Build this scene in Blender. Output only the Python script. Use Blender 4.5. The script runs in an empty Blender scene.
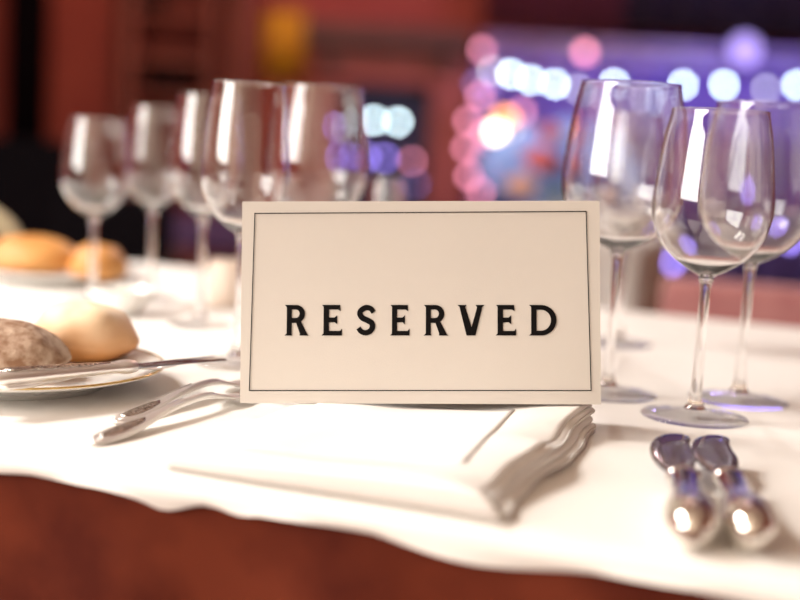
import bpy, bmesh, math, random
from mathutils import Vector, Matrix, noise
random.seed(7)
S = bpy.context.scene
COL = S.collection
R = math.radians
TH = 0.75                                   # table height
F = 1250.0                                  # focal length in pixels of the 800 x 600 frame

# ------------------------------------------------------------------ camera
cd = bpy.data.cameras.new('camera')
cam = bpy.data.objects.new('camera', cd); COL.objects.link(cam)
cam.location = (0, 0, TH + 0.19)
ROT = Matrix.Rotation(math.pi/2 - math.atan(154/1250), 3, 'X') @ Matrix.Rotation(R(3.3), 3, 'Z')
cam.rotation_euler = ROT.to_euler()
cd.sensor_width = 36; cd.lens = F/800*36
cd.clip_start = 0.02; cd.clip_end = 60
cd.dof.use_dof = True; cd.dof.focus_distance = 0.85
cd.dof.aperture_fstop = 2.3; cd.dof.aperture_blades = 0
S.camera = cam
CAMP = Vector(cam.location)
def ray(px, py): return ROT @ Vector(((px-400)/F, (300-py)/F, -1))
def un(px, py, z):                          # pixel -> point at height z
    d = ray(px, py); return CAMP + d*((z-CAMP.z)/d.z)
def ud(px, py, y):                          # pixel -> point on the vertical plane at depth y
    d = ray(px, py); return CAMP + d*(y/d.y)

# ------------------------------------------------------------------ view, world, lights
S.view_settings.view_transform = 'Standard'; S.view_settings.look = 'None'
S.view_settings.exposure = 0; S.view_settings.gamma = 1
S.view_settings.use_curve_mapping = False
S.cycles.max_bounces = 14; S.cycles.transmission_bounces = 14; S.cycles.transparent_max_bounces = 24
S.cycles.glossy_bounces = 6; S.cycles.diffuse_bounces = 4
S.cycles.use_denoising = True
S.cycles.sample_clamp_indirect = 6.0
S.cycles.blur_glossy = 0.4
W = bpy.data.worlds.new('world'); S.world = W; W.use_nodes = True
W.node_tree.nodes['Background'].inputs[0].default_value = (0.75, 0.85, 1, 1)
W.node_tree.nodes['Background'].inputs[1].default_value = 1.0

def area(name, loc, aim, sx, sy, power, col, spread=180):
    l = bpy.data.lights.new(name, 'AREA'); l.shape = 'RECTANGLE'; l.size = sx; l.size_y = sy
    l.energy = power; l.color = col; l.spread = R(spread)
    o = bpy.data.objects.new(name, l); COL.objects.link(o); o.location = loc
    o.rotation_euler = (Vector(aim)-Vector(loc)).to_track_quat('-Z', 'Y').to_euler()
    return o
def point(name, loc, power, col, rad=0.06):
    l = bpy.data.lights.new(name, 'POINT'); l.energy = power; l.color = col; l.shadow_soft_size = rad
    o = bpy.data.objects.new(name, l); COL.objects.link(o); o.location = loc
    return o
KEY = Vector((-1.95, 1.15, 2.62))
area('ceiling_panel_light', KEY, (KEY.x, KEY.y, 0), 0.9, 0.9, 132, (1, 0.95, 0.89))
area('window_daylight', (-3.17, -1.3, 2.05), (0, -1.3, 2.05), 2.9, 1.7, 178, (1, 0.94, 0.86))
# hall behind: added warm fill on the rear wall, violet wash on the stage drape
area('wall_fill_light', (-1.2, 6.9, 3.2), (-1.4, 9.2, 1.3), 2.6, 0.3, 42, (1, 0.5, 0.36))
area('stage_wash_light', (2.2, 7.4, 3.1), (2.1, 8.9, 1.2), 2.6, 0.3, 48, (0.42, 0.3, 1.0))
point('stage_lamp_light', (1.9, 6.5, 2.6), 14, (0.4, 0.3, 1.0))
point('room_fill_light', (0.2, 4.6, 2.6), 28, (1, 0.62, 0.5))  # added warm fill for the hall, no fixture behind it

# ------------------------------------------------------------------ helpers
def tag(o, label=None, cat=None, group=None, kind=None):
    if label: o['label'] = label
    if cat: o['category'] = cat
    if group: o['group'] = group
    if kind: o['kind'] = kind
    return o
def empty(name, loc=(0, 0, 0), rz=0, label=None, cat=None, group=None):
    o = bpy.data.objects.new(name, None); COL.objects.link(o)
    o.location = loc; o.rotation_euler = (0, 0, rz); o.empty_display_size = 0.05
    return tag(o, label, cat, group)
def mesh(name, v, f, mat, parent=None, smooth=True, loc=None, rot=None):
    m = bpy.data.meshes.new(name); m.from_pydata([tuple(p) for p in v], [], f); m.update()
    bm = bmesh.new(); bm.from_mesh(m); bmesh.ops.recalc_face_normals(bm, faces=bm.faces[:]); bm.to_mesh(m); bm.free()
    return link(name, m, mat, parent, smooth, loc, rot)
def link(name, m, mat, parent=None, smooth=True, loc=None, rot=None):
    o = bpy.data.objects.new(name, m); COL.objects.link(o)
    if mat and not m.materials: m.materials.append(mat)
    if smooth:
        for p in m.polygons: p.use_smooth = True
    if parent: o.parent = parent
    if loc is not None: o.location = loc
    if rot is not None: o.rotation_euler = rot
    return o
def struct(o, label=None):
    o['kind'] = 'structure'
    if label: o['label'] = label
    return o
def catmull(pts, n):
    out = []; P = [Vector(p) for p in pts]; P = [2*P[0]-P[1]] + P + [2*P[-1]-P[-2]]
    for i in range(1, len(P)-2):
        a, b, c, d = P[i-1:i+3]
        for k in range(n):
            t = k/n
            out.append(0.5*((2*b) + (c-a)*t + (2*a-5*b+4*c-d)*t*t + (3*b-a-3*c+d)*t**3))
    out.append(P[-2]); return out
def lathe(prof, n=48, closed=False, cap=True):
    v, f = [], []
    for (r, z) in prof:
        for k in range(n):
            a = 2*math.pi*k/n; v.append((r*math.cos(a), r*math.sin(a), z))
    m = len(prof)
    for i in range(m if closed else m-1):
        j = (i+1) % m
        for k in range(n):
            q = (k+1) % n; f.append((i*n+k, i*n+q, j*n+q, j*n+k))
    if cap and not closed:
        f.append(tuple(range(n-1, -1, -1))); f.append(tuple((m-1)*n+k for k in range(n)))
    return v, f
def sweep(sec, n=14, pw=1.0):
    """sections (x, y, z, width, thickness) along mostly +y, elliptical or superelliptical cross sections"""
    v, f = [], []
    P = [Vector(s[:3]) for s in sec]
    for i, s in enumerate(sec):
        t = (P[min(i+1, len(P)-1)]-P[max(i-1, 0)]).normalized()
        side = t.cross(Vector((0, 0, 1)))
        side = side.normalized() if side.length > 1e-4 else Vector((1, 0, 0))
        up = side.cross(t)
        for k in range(n):
            a = 2*math.pi*k/n; c, q = math.cos(a), math.sin(a)
            c = math.copysign(abs(c)**pw, c); q = math.copysign(abs(q)**pw, q)
            v.append(P[i] + side*(c*s[3]/2) + up*(q*s[4]/2))
    m = len(sec)
    for i in range(m-1):
        for k in range(n):
            q = (k+1) % n; f.append((i*n+k, i*n+q, (i+1)*n+q, (i+1)*n+k))
    f.append(tuple(range(n))); f.append(tuple((m-1)*n+k for k in range(n)))
    return v, f
def tube(path, r, n=10):
    P = [Vector(p) for p in path]; v, f = [], []
    for i, p in enumerate(P):
        t = (P[min(i+1, len(P)-1)]-P[max(i-1, 0)]).normalized()
        ref = Vector((0, 0, 1)) if abs(t.z) < 0.9 else Vector((0, 1, 0))
        s = t.cross(ref).normalized(); u = s.cross(t)
        rr = r[i] if isinstance(r, (list, tuple)) else r
        for k in range(n):
            a = 2*math.pi*k/n; v.append(p + s*(rr*math.cos(a)) + u*(rr*math.sin(a)))
    for i in range(len(P)-1):
        for k in range(n):
            q = (k+1) % n; f.append((i*n+k, i*n+q, (i+1)*n+q, (i+1)*n+k))
    f.append(tuple(range(n))); f.append(tuple((len(P)-1)*n+k for k in range(n)))
    return v, f
def box(x0, x1, y0, y1, z0, z1, b=0.0):
    bm = bmesh.new(); bmesh.ops.create_cube(bm, size=1)
    for v in bm.verts:
        v.co = Vector((x0+(v.co.x+.5)*(x1-x0), y0+(v.co.y+.5)*(y1-y0), z0+(v.co.z+.5)*(z1-z0)))
    if b: bmesh.ops.bevel(bm, geom=bm.edges[:], offset=b, segments=2, affect='EDGES', profile=0.5)
    m = bpy.data.meshes.new('box'); bm.to_mesh(m); bm.free(); return m
def boxo(name, x0, x1, y0, y1, z0, z1, mat, parent=None, b=0.0):
    m = box(x0, x1, y0, y1, z0, z1, b); m.name = name
    return link(name, m, mat, parent, smooth=False)
def ball(rad, seg=20, rings=12, sc=(1, 1, 1), amp=0.0, freq=8.0, seed=0.0):
    bm = bmesh.new(); bmesh.ops.create_uvsphere(bm, u_segments=seg, v_segments=rings, radius=1)
    for v in bm.verts:
        c = v.co.copy(); d = 1 + amp*noise.noise(c*freq + Vector((seed, seed*1.7, 0)))
        v.co = Vector((c.x*sc[0], c.y*sc[1], c.z*sc[2]))*rad*d
    m = bpy.data.meshes.new('ball'); bm.to_mesh(m); bm.free(); return m

# ------------------------------------------------------------------ materials
def mat(name, col, rough=0.5, metal=0, spec=None, trans=0, ior=None, emit=None, es=0, sheen=0, coat=0):
    m = bpy.data.materials.new(name); m.use_nodes = True
    b = m.node_tree.nodes['Principled BSDF']
    b.inputs['Base Color'].default_value = (*col, 1); b.inputs['Roughness'].default_value = rough
    b.inputs['Metallic'].default_value = metal; b.inputs['Transmission Weight'].default_value = trans
    if ior: b.inputs['IOR'].default_value = ior
    if spec is not None: b.inputs['Specular IOR Level'].default_value = spec
    if emit: b.inputs['Emission Color'].default_value = (*emit, 1); b.inputs['Emission Strength'].default_value = es
    if sheen: b.inputs['Sheen Weight'].default_value = sheen
    if coat: b.inputs['Coat Weight'].default_value = coat
    return m
def noisy(m, scale, c2, lo=0.35, hi=0.65, detail=4, bump=0, bscale=None, stretch=None):
    """mix a second colour in by noise and add a fine bump"""
    nt = m.node_tree; b = nt.nodes['Principled BSDF']
    tc = nt.nodes.new('ShaderNodeTexCoord'); mp = nt.nodes.new('ShaderNodeMapping')
    nt.links.new(tc.outputs['Object'], mp.inputs[0])
    if stretch: mp.inputs['Scale'].default_value = stretch
    n = nt.nodes.new('ShaderNodeTexNoise'); n.inputs['Scale'].default_value = scale; n.inputs['Detail'].default_value = detail
    nt.links.new(mp.outputs[0], n.inputs['Vector'])
    if c2:
        r = nt.nodes.new('ShaderNodeValToRGB'); e = r.color_ramp.elements
        e[0].position = lo; e[1].position = hi
        e[0].color = b.inputs['Base Color'].default_value[:]; e[1].color = (*c2, 1)
        nt.links.new(n.outputs['Fac'], r.inputs[0]); nt.links.new(r.outputs[0], b.inputs['Base Color'])
    if bump:
        bp = nt.nodes.new('ShaderNodeBump'); bp.inputs['Strength'].default_value = bump; bp.inputs['Distance'].default_value = 0.002
        if bscale:
            n2 = nt.nodes.new('ShaderNodeTexNoise'); n2.inputs['Scale'].default_value = bscale; n2.inputs['Detail'].default_value = 3
            nt.links.new(mp.outputs[0], n2.inputs['Vector']); nt.links.new(n2.outputs['Fac'], bp.inputs['Height'])
        else: nt.links.new(n.outputs['Fac'], bp.inputs['Height'])
        nt.links.new(bp.outputs[0], b.inputs['Normal'])
    return m
def glow(name, col, s):
    m = bpy.data.materials.new(name); m.use_nodes = True; nt = m.node_tree
    nt.nodes.remove(nt.nodes['Principled BSDF']); e = nt.nodes.new('ShaderNodeEmission')
    e.inputs[0].default_value = (*col, 1); e.inputs[1].default_value = s
    nt.links.new(e.outputs[0], nt.nodes['Material Output'].inputs[0]); return m
def weave(m, sc=900, st=0.25):
    nt = m.node_tree; b = nt.nodes['Principled BSDF']; tc = nt.nodes.new('ShaderNodeTexCoord')
    bp = nt.nodes.new('ShaderNodeBump'); bp.inputs['Strength'].default_value = st; bp.inputs['Distance'].default_value = 0.0006
    ws = []
    for d in ('X', 'Y'):
        w = nt.nodes.new('ShaderNodeTexWave'); w.bands_direction = d; w.inputs['Scale'].default_value = sc/2.5
        w.inputs['Distortion'].default_value = 1.5
        nt.links.new(tc.outputs['Object'], w.inputs[0]); ws.append(w)
    a = nt.nodes.new('ShaderNodeMath'); a.operation = 'ADD'
    nt.links.new(ws[0].outputs['Fac'], a.inputs[0]); nt.links.new(ws[1].outputs['Fac'], a.inputs[1])
    n = nt.nodes.new('ShaderNodeTexNoise'); n.inputs['Scale'].default_value = 9
    nt.links.new(tc.outputs['Object'], n.inputs['Vector'])
    a2 = nt.nodes.new('ShaderNodeMath'); a2.operation = 'MULTIPLY_ADD'; a2.inputs[1].default_value = 14
    nt.links.new(n.outputs['Fac'], a2.inputs[0]); nt.links.new(a.outputs[0], a2.inputs[2])
    nt.links.new(a2.outputs[0], bp.inputs['Height']); nt.links.new(bp.outputs[0], b.inputs['Normal'])
    return m
M = {}
M['cloth'] = weave(mat('white_linen', (.82, .79, .75), .85, sheen=.1))
def see_through(m, col, fac):                        # thin cotton lets some light through
    nt = m.node_tree; t = nt.nodes.new('ShaderNodeBsdfTranslucent'); t.inputs[0].default_value = (*col, 1)
    mx = nt.nodes.new('ShaderNodeMixShader'); mx.inputs[0].default_value = fac
    nt.links.new(nt.nodes['Principled BSDF'].outputs[0], mx.inputs[1]); nt.links.new(t.outputs[0], mx.inputs[2])
    nt.links.new(mx.outputs[0], nt.nodes['Material Output'].inputs[0]); return m
M['napkin'] = see_through(weave(mat('napkin_cotton', (.90, .87, .83), .9, sheen=.1), 1400, .2), (.92, .86, .78), .10)
M['shaded_drop'] = noisy(mat('painted_shade_cloth', (.150, .030, .014), .85, spec=.1), 14, (.080, .014, .008), bump=.2, bscale=600)  # shade on the hanging white cloth, put into the base colour
M['card'] = noisy(mat('cream_card', (.60, .56, .51), .42, spec=.3), 7, (.58, .54, .49), bump=.05, bscale=900)
M['ink'] = mat('black_ink', (.004, .003, .003), .7, spec=.1)
M['paper'] = noisy(mat('menu_paper', (.84, .82, .80), .7), 40, (.82, .80, .78), bump=.04, bscale=700)
M['print'] = mat('grey_print', (.55, .53, .52), .7)
M['silver'] = noisy(mat('silver', (.93, .91, .88), .42, 1), 60, None, bump=.02)
M['bright_silver'] = mat('polished_silver', (.88, .85, .80), .12, 1)
M['silver_relief'] = noisy(mat('silver_relief', (.80, .77, .72), .22, 1), 420, (.25, .22, .19), .45, .62, bump=.6, bscale=420)
M['steel'] = mat('blade_steel', (.34, .35, .42), .08, 1)
M['china'] = mat('white_china', (.86, .85, .82), .12, coat=.3)
M['gold'] = mat('gold_line', (.85, .62, .25), .2, 1)
M['glassy'] = mat('clear_glass', (1, 1, 1), 0.0, trans=1, ior=1.68)
def thin_glass():
    m = bpy.data.materials.new('thin_clear_glass'); m.use_nodes = True; nt = m.node_tree
    nt.nodes.remove(nt.nodes['Principled BSDF'])
    t = nt.nodes.new('ShaderNodeBsdfTransparent'); t.inputs[0].default_value = (.97, .97, .97, 1)
    g = nt.nodes.new('ShaderNodeBsdfGlossy'); g.inputs['Roughness'].default_value = 0.0
    lw = nt.nodes.new('ShaderNodeLayerWeight'); lw.inputs[0].default_value = .5
    pw = nt.nodes.new('ShaderNodeMath'); pw.operation = 'POWER'; pw.inputs[1].default_value = 5
    nt.links.new(lw.outputs['Facing'], pw.inputs[0])
    fr = nt.nodes.new('ShaderNodeMath'); fr.operation = 'MULTIPLY_ADD'; fr.inputs[1].default_value = .9; fr.inputs[2].default_value = .045
    nt.links.new(pw.outputs[0], fr.inputs[0])
    mx = nt.nodes.new('ShaderNodeMixShader')
    nt.links.new(fr.outputs[0], mx.inputs[0]); nt.links.new(t.outputs[0], mx.inputs[1]); nt.links.new(g.outputs[0], mx.inputs[2])
    nt.links.new(mx.outputs[0], nt.nodes['Material Output'].inputs[0]); return m
M['thin'] = thin_glass()
def crust(m):                                        # golden baked flanks, pale floury top
    nt = m.node_tree; b = nt.nodes['Principled BSDF']; tc = nt.nodes.new('ShaderNodeTexCoord'); sx = nt.nodes.new('ShaderNodeSeparateXYZ')
    nt.links.new(tc.outputs['Object'], sx.inputs[0]); n = nt.nodes.new('ShaderNodeTexNoise'); n.inputs['Scale'].default_value = 40
    nt.links.new(tc.outputs['Object'], n.inputs['Vector'])
    a = nt.nodes.new('ShaderNodeMath'); a.operation = 'MULTIPLY_ADD'; a.inputs[1].default_value = .022; nt.links.new(n.outputs['Fac'], a.inputs[0]); nt.links.new(sx.outputs['Z'], a.inputs[2])
    r = nt.nodes.new('ShaderNodeValToRGB'); nt.links.new(a.outputs[0], r.inputs[0]); e = r.color_ramp.elements
    e[0].position = .022; e[0].color = (.62, .27, .08, 1); e[1].position = .060; e[1].color = (.84, .70, .50, 1)
    nt.links.new(r.outputs[0], b.inputs['Base Color']); return m
M['roll'] = crust(mat('roll_crust', (.72, .40, .17), .55))
M['roll_gold'] = noisy(mat('golden_crust', (.50, .20, .045), .5), 12, (.60, .30, .09), bump=.1, bscale=60)
M['rye'] = noisy(mat('rye_crust', (.20, .10, .05), .8), 90, (.45, .33, .24), .4, .65, bump=.5, bscale=160)
M['wood'] = noisy(mat('dark_wood', (.10, .03, .018), .5), 14, (.06, .016, .01), stretch=(1, 1, .2))
M['redwood'] = noisy(mat('red_wood', (.26, .07, .035), .5), 14, (.18, .045, .022), stretch=(1, 1, .2))
M['black'] = mat('black_fabric', (.004, .003, .004), .95, spec=.05)
M['cream_frame'] = mat('cream_lacquer', (.72, .60, .38), .35)
M['rose'] = noisy(mat('rose_velvet', (.42, .18, .17), .8, sheen=.3), 20, (.34, .12, .12))
M['plum'] = mat('plum_fabric', (.06, .02, .07), .8)

# ------------------------------------------------------------------ room shell
X0, X1, Y0, Y1, ZC = -3.2, 4.6, -3.0, 9.2, 3.35
M['floor'] = noisy(mat('dark_red_floor', (.13, .04, .028), .35), 10, (.08, .022, .016), stretch=(.2, 1, 1))
M['wall'] = noisy(mat('red_brown_plaster', (.33, .070, .045), .8), 2.2, (.27, .05, .035), bump=.1, bscale=60)
M['ceil'] = noisy(mat('ceiling_plaster', (.78, .67, .53), .9), 3, (.74, .63, .50))
struct(boxo('floor', X0-.2, X1+.2, Y0-.2, Y1+.2, -.1, 0, M['floor']), 'dark reddish floor of the dining hall')
struct(boxo('ceiling', X0-.2, X1+.2, Y0-.2, Y1+.2, ZC, ZC+.1, M['ceil']), 'plain ceiling of the dining hall')
struct(boxo('wall_back', X0-.2, X1+.2, Y1, Y1+.15, 0, ZC, M['wall']), 'red brown rear wall of the dining hall')
struct(boxo('wall_right', X1, X1+.15, Y0, Y1, 0, ZC, M['wall']), 'red brown right wall')
struct(boxo('wall_front', X0-.2, X1+.2, Y0-.15, Y0, 0, ZC, M['ceil']), 'cream wall behind the camera')
wl = empty('wall_left', (0, 0, 0)); struct(wl, 'red brown left wall with a large window')
wy0, wy1, wz0, wz1 = -2.75, .15, 1.2, 2.9
for a in ((Y0, wy0, 0, ZC), (wy1, Y1, 0, ZC), (wy0, wy1, 0, wz0), (wy0, wy1, wz1, ZC)):
    boxo('wall_panel', X0-.15, X0, a[0], a[1], a[2], a[3], M['wall'], wl)
wn = empty('window_1', (0, 0, 0)); struct(wn, 'large daylight window in the left wall')
M['white_paint'] = mat('white_paint', (.7, .66, .6), .4)
for a in ((wy0, wy0+.05, wz0, wz1), (wy1-.05, wy1, wz0, wz1), (wy0+.05, wy1-.05, wz0, wz0+.05), (wy0+.05, wy1-.05, wz1-.05, wz1)):
    boxo('window_frame', X0-.1, X0-.04, *a, M['white_paint'], wn)
# ceiling panel housing around the key light
cp = empty('pendant_light', (KEY.x, KEY.y, KEY.z), 0, 'square white pendant light panel hanging above the left of the table', 'ceiling light')
for a in ((-.50, .50, -.50, -.46), (-.50, .50, .46, .50), (-.50, -.46, -.46, .46), (.46, .50, -.46, .46)):
    boxo('frame', *a, -.02, .06, M['white_paint'], cp)
boxo('reflector', -.46, .46, -.46, .46, .03, .06, M['white_paint'], cp)
for sx in (-1, 1):
    for sy in (-1, 1):
        v, f = tube([(sx*.4, sy*.4, .06), (sx*.4, sy*.4, ZC-KEY.z)], .004, 6); mesh('suspension_rod', v, f, M['steel'], cp)

# ------------------------------------------------------------------ tables with cloths
EA = R(-20); U = Vector((math.cos(EA), math.sin(EA), 0)); N = Vector((-U.y, U.x, 0))
O = Vector((0.007, .630, 0))                     # a point of the near table edge
def tb(u, n, z=0): return O + U*u + N*n + Vector((0, 0, z))
def rect_loop(u0, u1, n0, n1, step):
    """perimeter (u, n, outward) anticlockwise with rounded corners"""
    r = .045; out = []
    for (a, b, o) in (((u0+r, n0), (u1-r, n0), (0, -1)), ((u1, n0+r), (u1, n1-r), (1, 0)), ((u1-r, n1), (u0+r, n1), (0, 1)), ((u0, n1-r), (u0, n0+r), (-1, 0))):
        L = math.hypot(b[0]-a[0], b[1]-a[1]); k = max(2, int(L/step))
        for i in range(k+1): out.append((a[0]+(b[0]-a[0])*i/k, a[1]+(b[1]-a[1])*i/k, o))
        c = (o[0]*.707-o[1]*.707, o[0]*.707+o[1]*.707)
        cx = b[0]-o[0]*r; cy = b[1]-o[1]*r
        out.append((cx+c[0]*r, cy+c[1]*r, c))
    return out
def shade_line(u):                                      # uneven lower line of the white mesh, where the painted shade begins
    d = .003 + .003*noise.noise(Vector((u*9, 0, 3))) + .003*math.sin(u*38)
    d += .003*math.exp(-((u+.142)/.0120)**2) + .03*math.exp(-((u-.46)/.03)**2)
    d -= .005*math.exp(-((u+.112)/.016)**2) + .004*math.exp(-((u+.065)/.02)**2)
    return max(.001, d)
def make_table(label, u0, u1, n0, n1, top_lab, drop_lab, step, front_shade_line=True):
    t = empty('banquet_table', (0, 0, 0), 0, label, 'table')
    lp = rect_loop(u0+.012, u1-.012, n0+.012, n1-.012, .3)
    k = len(lp); v = [tb(p[0], p[1], TH-.003) for p in lp] + [tb(p[0], p[1], TH-.03) for p in lp]
    mesh('tabletop', v, [tuple(range(k)), tuple(range(2*k-1, k-1, -1))] + [(i, (i+1) % k, k+(i+1) % k, k+i) for i in range(k)], M['redwood'], t, False)
    for a in (u0+.12, u1-.12):
        for b in (n0+.1, n1-.1):
            p = tb(a, b)
            vv, ff = lathe([(.02, 0), (.022, .04), (.022, TH-.03)], 12); mesh('leg', vv, ff, M['wood'], t, loc=p)
    # white part of the cloth: flat top, rounded edge, short uneven drop
    lp = rect_loop(u0, u1, n0, n1, step); k = len(lp); v, f = [], []
    rb = .012
    rings = [(-.03, 0)] + [(-rb+rb*math.sin(a), -rb+rb*math.cos(a)) for a in (R(0), R(22), R(45), R(67), R(90))] + [None, None]
    for ri, rg in enumerate(rings):
        for (a, b, o) in lp:
            if rg: off, z = rg
            else:
                h = shade_line(a) if o[1] < -.5 and front_shade_line else .02+.006*math.sin(a*20+b*17)
                q = .5 if ri == len(rings)-2 else 1
                z = -rb - h*q; off = .0015*q*math.sin(a*60+b*55)
            v.append(tb(a+o[0]*off, b+o[1]*off, TH+z))
    m = len(rings)
    f.append(tuple(range(k)))
    for i in range(m-1):
        for j in range(k): f.append((i*k+j, i*k+(j+1) % k, (i+1)*k+(j+1) % k, (i+1)*k+j))
    c = mesh('tablecloth', v, f, M['cloth']); tag(c, top_lab, 'tablecloth')
    for p in c.data.polygons: p.use_smooth = len(p.vertices) == 4
    # drop of the white cloth, its shade painted as brown red
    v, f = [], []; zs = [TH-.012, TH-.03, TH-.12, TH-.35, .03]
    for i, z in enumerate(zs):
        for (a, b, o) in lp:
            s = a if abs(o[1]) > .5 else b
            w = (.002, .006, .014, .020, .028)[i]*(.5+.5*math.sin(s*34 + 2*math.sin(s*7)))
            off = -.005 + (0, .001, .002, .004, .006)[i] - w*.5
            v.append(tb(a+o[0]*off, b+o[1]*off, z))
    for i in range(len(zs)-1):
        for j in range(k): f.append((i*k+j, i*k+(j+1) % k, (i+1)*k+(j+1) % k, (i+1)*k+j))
    s = mesh('shaded_cloth_drop', v, f, M['shaded_drop']); tag(s, drop_lab, 'tablecloth drop')
make_table('long banquet table hidden under white cloth, carrying the reserved sign', -1.5, 1.3, 0, .985,
           'white tablecloth under the reserved sign, napkin and bread plate', 'drop of the white tablecloth at the near edge, its shade coloured brown red', .002)

# ------------------------------------------------------------------ reserved sign (tent card)
BL = un(240, 403, TH+.0090); BR = un(601, 404.5, TH+.0240)
wv = (BR-BL); SW = wv.length; ex = wv.normalized()
LEAN = R(10.5)
back = Vector((-ex.y, ex.x, 0)).normalized()
zu = ex.cross(back).normalized()
ez = (zu*math.cos(LEAN) + back*math.sin(LEAN)).normalized(); en = -ex.cross(ez).normalized()
if en.y > 0: en = -en                        # en points to the camera
def on_sign(px, py):
    d = ray(px, py); t = (BL-CAMP).dot(en)/d.dot(en); q = CAMP + d*t - BL
    return q.dot(ex), q.dot(ez)
SHt = (on_sign(243, 204.5)[1] + on_sign(595, 198)[1])/2
sign = empty('reserved_sign', BL + ex*SW/2, math.atan2(ex.y, ex.x), 'cream tent card reading RESERVED standing on the folded napkin', 'sign')
sign.rotation_euler = Matrix((ex, back, zu)).transposed().to_euler()
ct, st = math.cos(LEAN), math.sin(LEAN)
def fr(a, b, c): return Vector((a-SW/2, b*st - c*ct, b*ct + c*st))      # panel coords (across, up, proud) -> sign local
def panel_mesh(name, back_side):
    # slightly bowed card of real thickness, straight hinge at the top
    v, f = [], []; nx, nz, tk = 28, 12, .0011
    for lay in (0, 1):
        for j in range(nz+1):
            for i in range(nx+1):
                a = SW*i/nx; b = SHt*j/nz
                bow = .0004*math.sin(math.pi*i/nx)*math.sin(math.pi*(1-j/nz)*.5)
                p = fr(a, b, -tk*lay+bow)
                if back_side: p = Vector((p.x, 2*SHt*st - p.y + .0016, p.z))
                v.append(p)
    g = lambda l, i, j: l*(nx+1)*(nz+1) + j*(nx+1) + i
    for j in range(nz):
        for i in range(nx):
            f.append((g(0, i, j), g(0, i+1, j), g(0, i+1, j+1), g(0, i, j+1)))
            f.append((g(1, i, j), g(1, i, j+1), g(1, i+1, j+1), g(1, i+1, j)))
    for j in range(nz):
        f.append((g(0, 0, j), g(0, 0, j+1), g(1, 0, j+1), g(1, 0, j))); f.append((g(0, nx, j), g(1, nx, j), g(1, nx, j+1), g(0, nx, j+1)))
    for i in range(nx):
        f.append((g(0, i, 0), g(1, i, 0), g(1, i+1, 0), g(0, i+1, 0))); f.append((g(0, i, nz), g(0, i+1, nz), g(1, i+1, nz), g(1, i, nz)))
    return mesh(name, v, f, M['card'], sign, False)
panel_mesh('front_panel', False); panel_mesh('back_panel', True)
PROUD = .0007
def flat(name, outlines, m, ext=.00008):
    """filled outlines (list of closed loops in panel coords) as a thin raised print on the front panel"""
    cu = bpy.data.curves.new(name, 'CURVE'); cu.dimensions = '2D'; cu.fill_mode = 'BOTH'; cu.extrude = ext
    for lp in outlines:
        sp = cu.splines.new('POLY'); sp.points.add(len(lp)-1); sp.use_cyclic_u = True
        for q, p in zip(sp.points, lp): q.co = (p[0], p[1], 0, 1)
    tmp = bpy.data.objects.new(name, cu); COL.objects.link(tmp)
    dg = bpy.context.evaluated_depsgraph_get(); me = bpy.data.meshes.new_from_object(tmp.evaluated_get(dg))
    bpy.data.objects.remove(tmp); bpy.data.curves.remove(cu)
    for v in me.vertices: v.co = fr(v.co.x, v.co.y, PROUD + v.co.z)
    me.name = name; me.materials.clear()
    return link(name, me, m, sign, False)
c = [on_sign(255, 213.5), on_sign(586, 211.5), on_sign(591, 390.5), on_sign(249.5, 390.5)]
for i in range(4):
    p, q = Vector(c[i]), Vector(c[(i+1) % 4]); d = (q-p).normalized(); n_ = Vector((-d.y, d.x))*.0003
    flat('border_line', [[p-n_-d*.0003, q-n_+d*.0003, q+n_+d*.0003, p+n_-d*.0003]], M['ink'])
def stroke(pts, w):
    P = catmull([Vector((a, b, 0)) for a, b in pts], 8); L, Rr = [], []
    for i, p in enumerate(P):
        t = (P[min(i+1, len(P)-1)]-P[max(i-1, 0)]).normalized(); n_ = Vector((-t.y, t.x, 0))
        ww = w(i/(len(P)-1))/2
        L.append(p+n_*ww); Rr.append(p-n_*ww)
    return [(q.x, q.y) for q in L + Rr[::-1]]
def arc(cx, cy, rx, ry, a0, a1, n=14): return [(cx+rx*math.cos(R(a0+(a1-a0)*i/n)), cy+ry*math.sin(R(a0+(a1-a0)*i/n))) for i in range(n+1)]
LET = {   # outlines, height 160 units, measured on the photograph
 'E': [[(0, 0), (110, 0), (110, 36), (100, 24), (40, 24), (40, 68), (70, 70), (84, 58), (84, 106), (70, 94), (40, 94), (40, 136), (88, 136), (102, 128), (100, 160), (3, 160), (11, 150), (11, 10)]],
 'R': [[(0, 0), (42, 0), (38, 10), (38, 66), (62, 66), (82, 10), (80, 0), (130, 0), (120, 8), (88, 72)] + arc(62, 113, 46, 47, -55, 90)[0:] + [(2, 160), (12, 148), (12, 10)],
       [(38, 92)] + arc(60, 114, 20, 22, -90, 90) + [(38, 136)]],
 'D': [[(0, 0), (60, 0)] + arc(62, 80, 78, 80, -90, 90) + [(0, 160), (11, 150), (11, 10)],
       [(38, 25), (58, 25)] + arc(60, 80, 52, 55, -90, 90)[1:-1] + [(58, 135), (38, 135)]],
 'V': [[(46, 0), (92, 0), (126, 148), (138, 160), (92, 160), (100, 148), (72, 44), (40, 148), (46, 160), (0, 160), (10, 150)]],
 'S': [stroke([(92, 122), (76, 142), (48, 147), (22, 132), (16, 112), (30, 92), (56, 80), (80, 66), (86, 44), (74, 22), (48, 12), (22, 20), (8, 38)], lambda t: 27 + 4*math.sin(math.pi*t)),],
}
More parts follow.
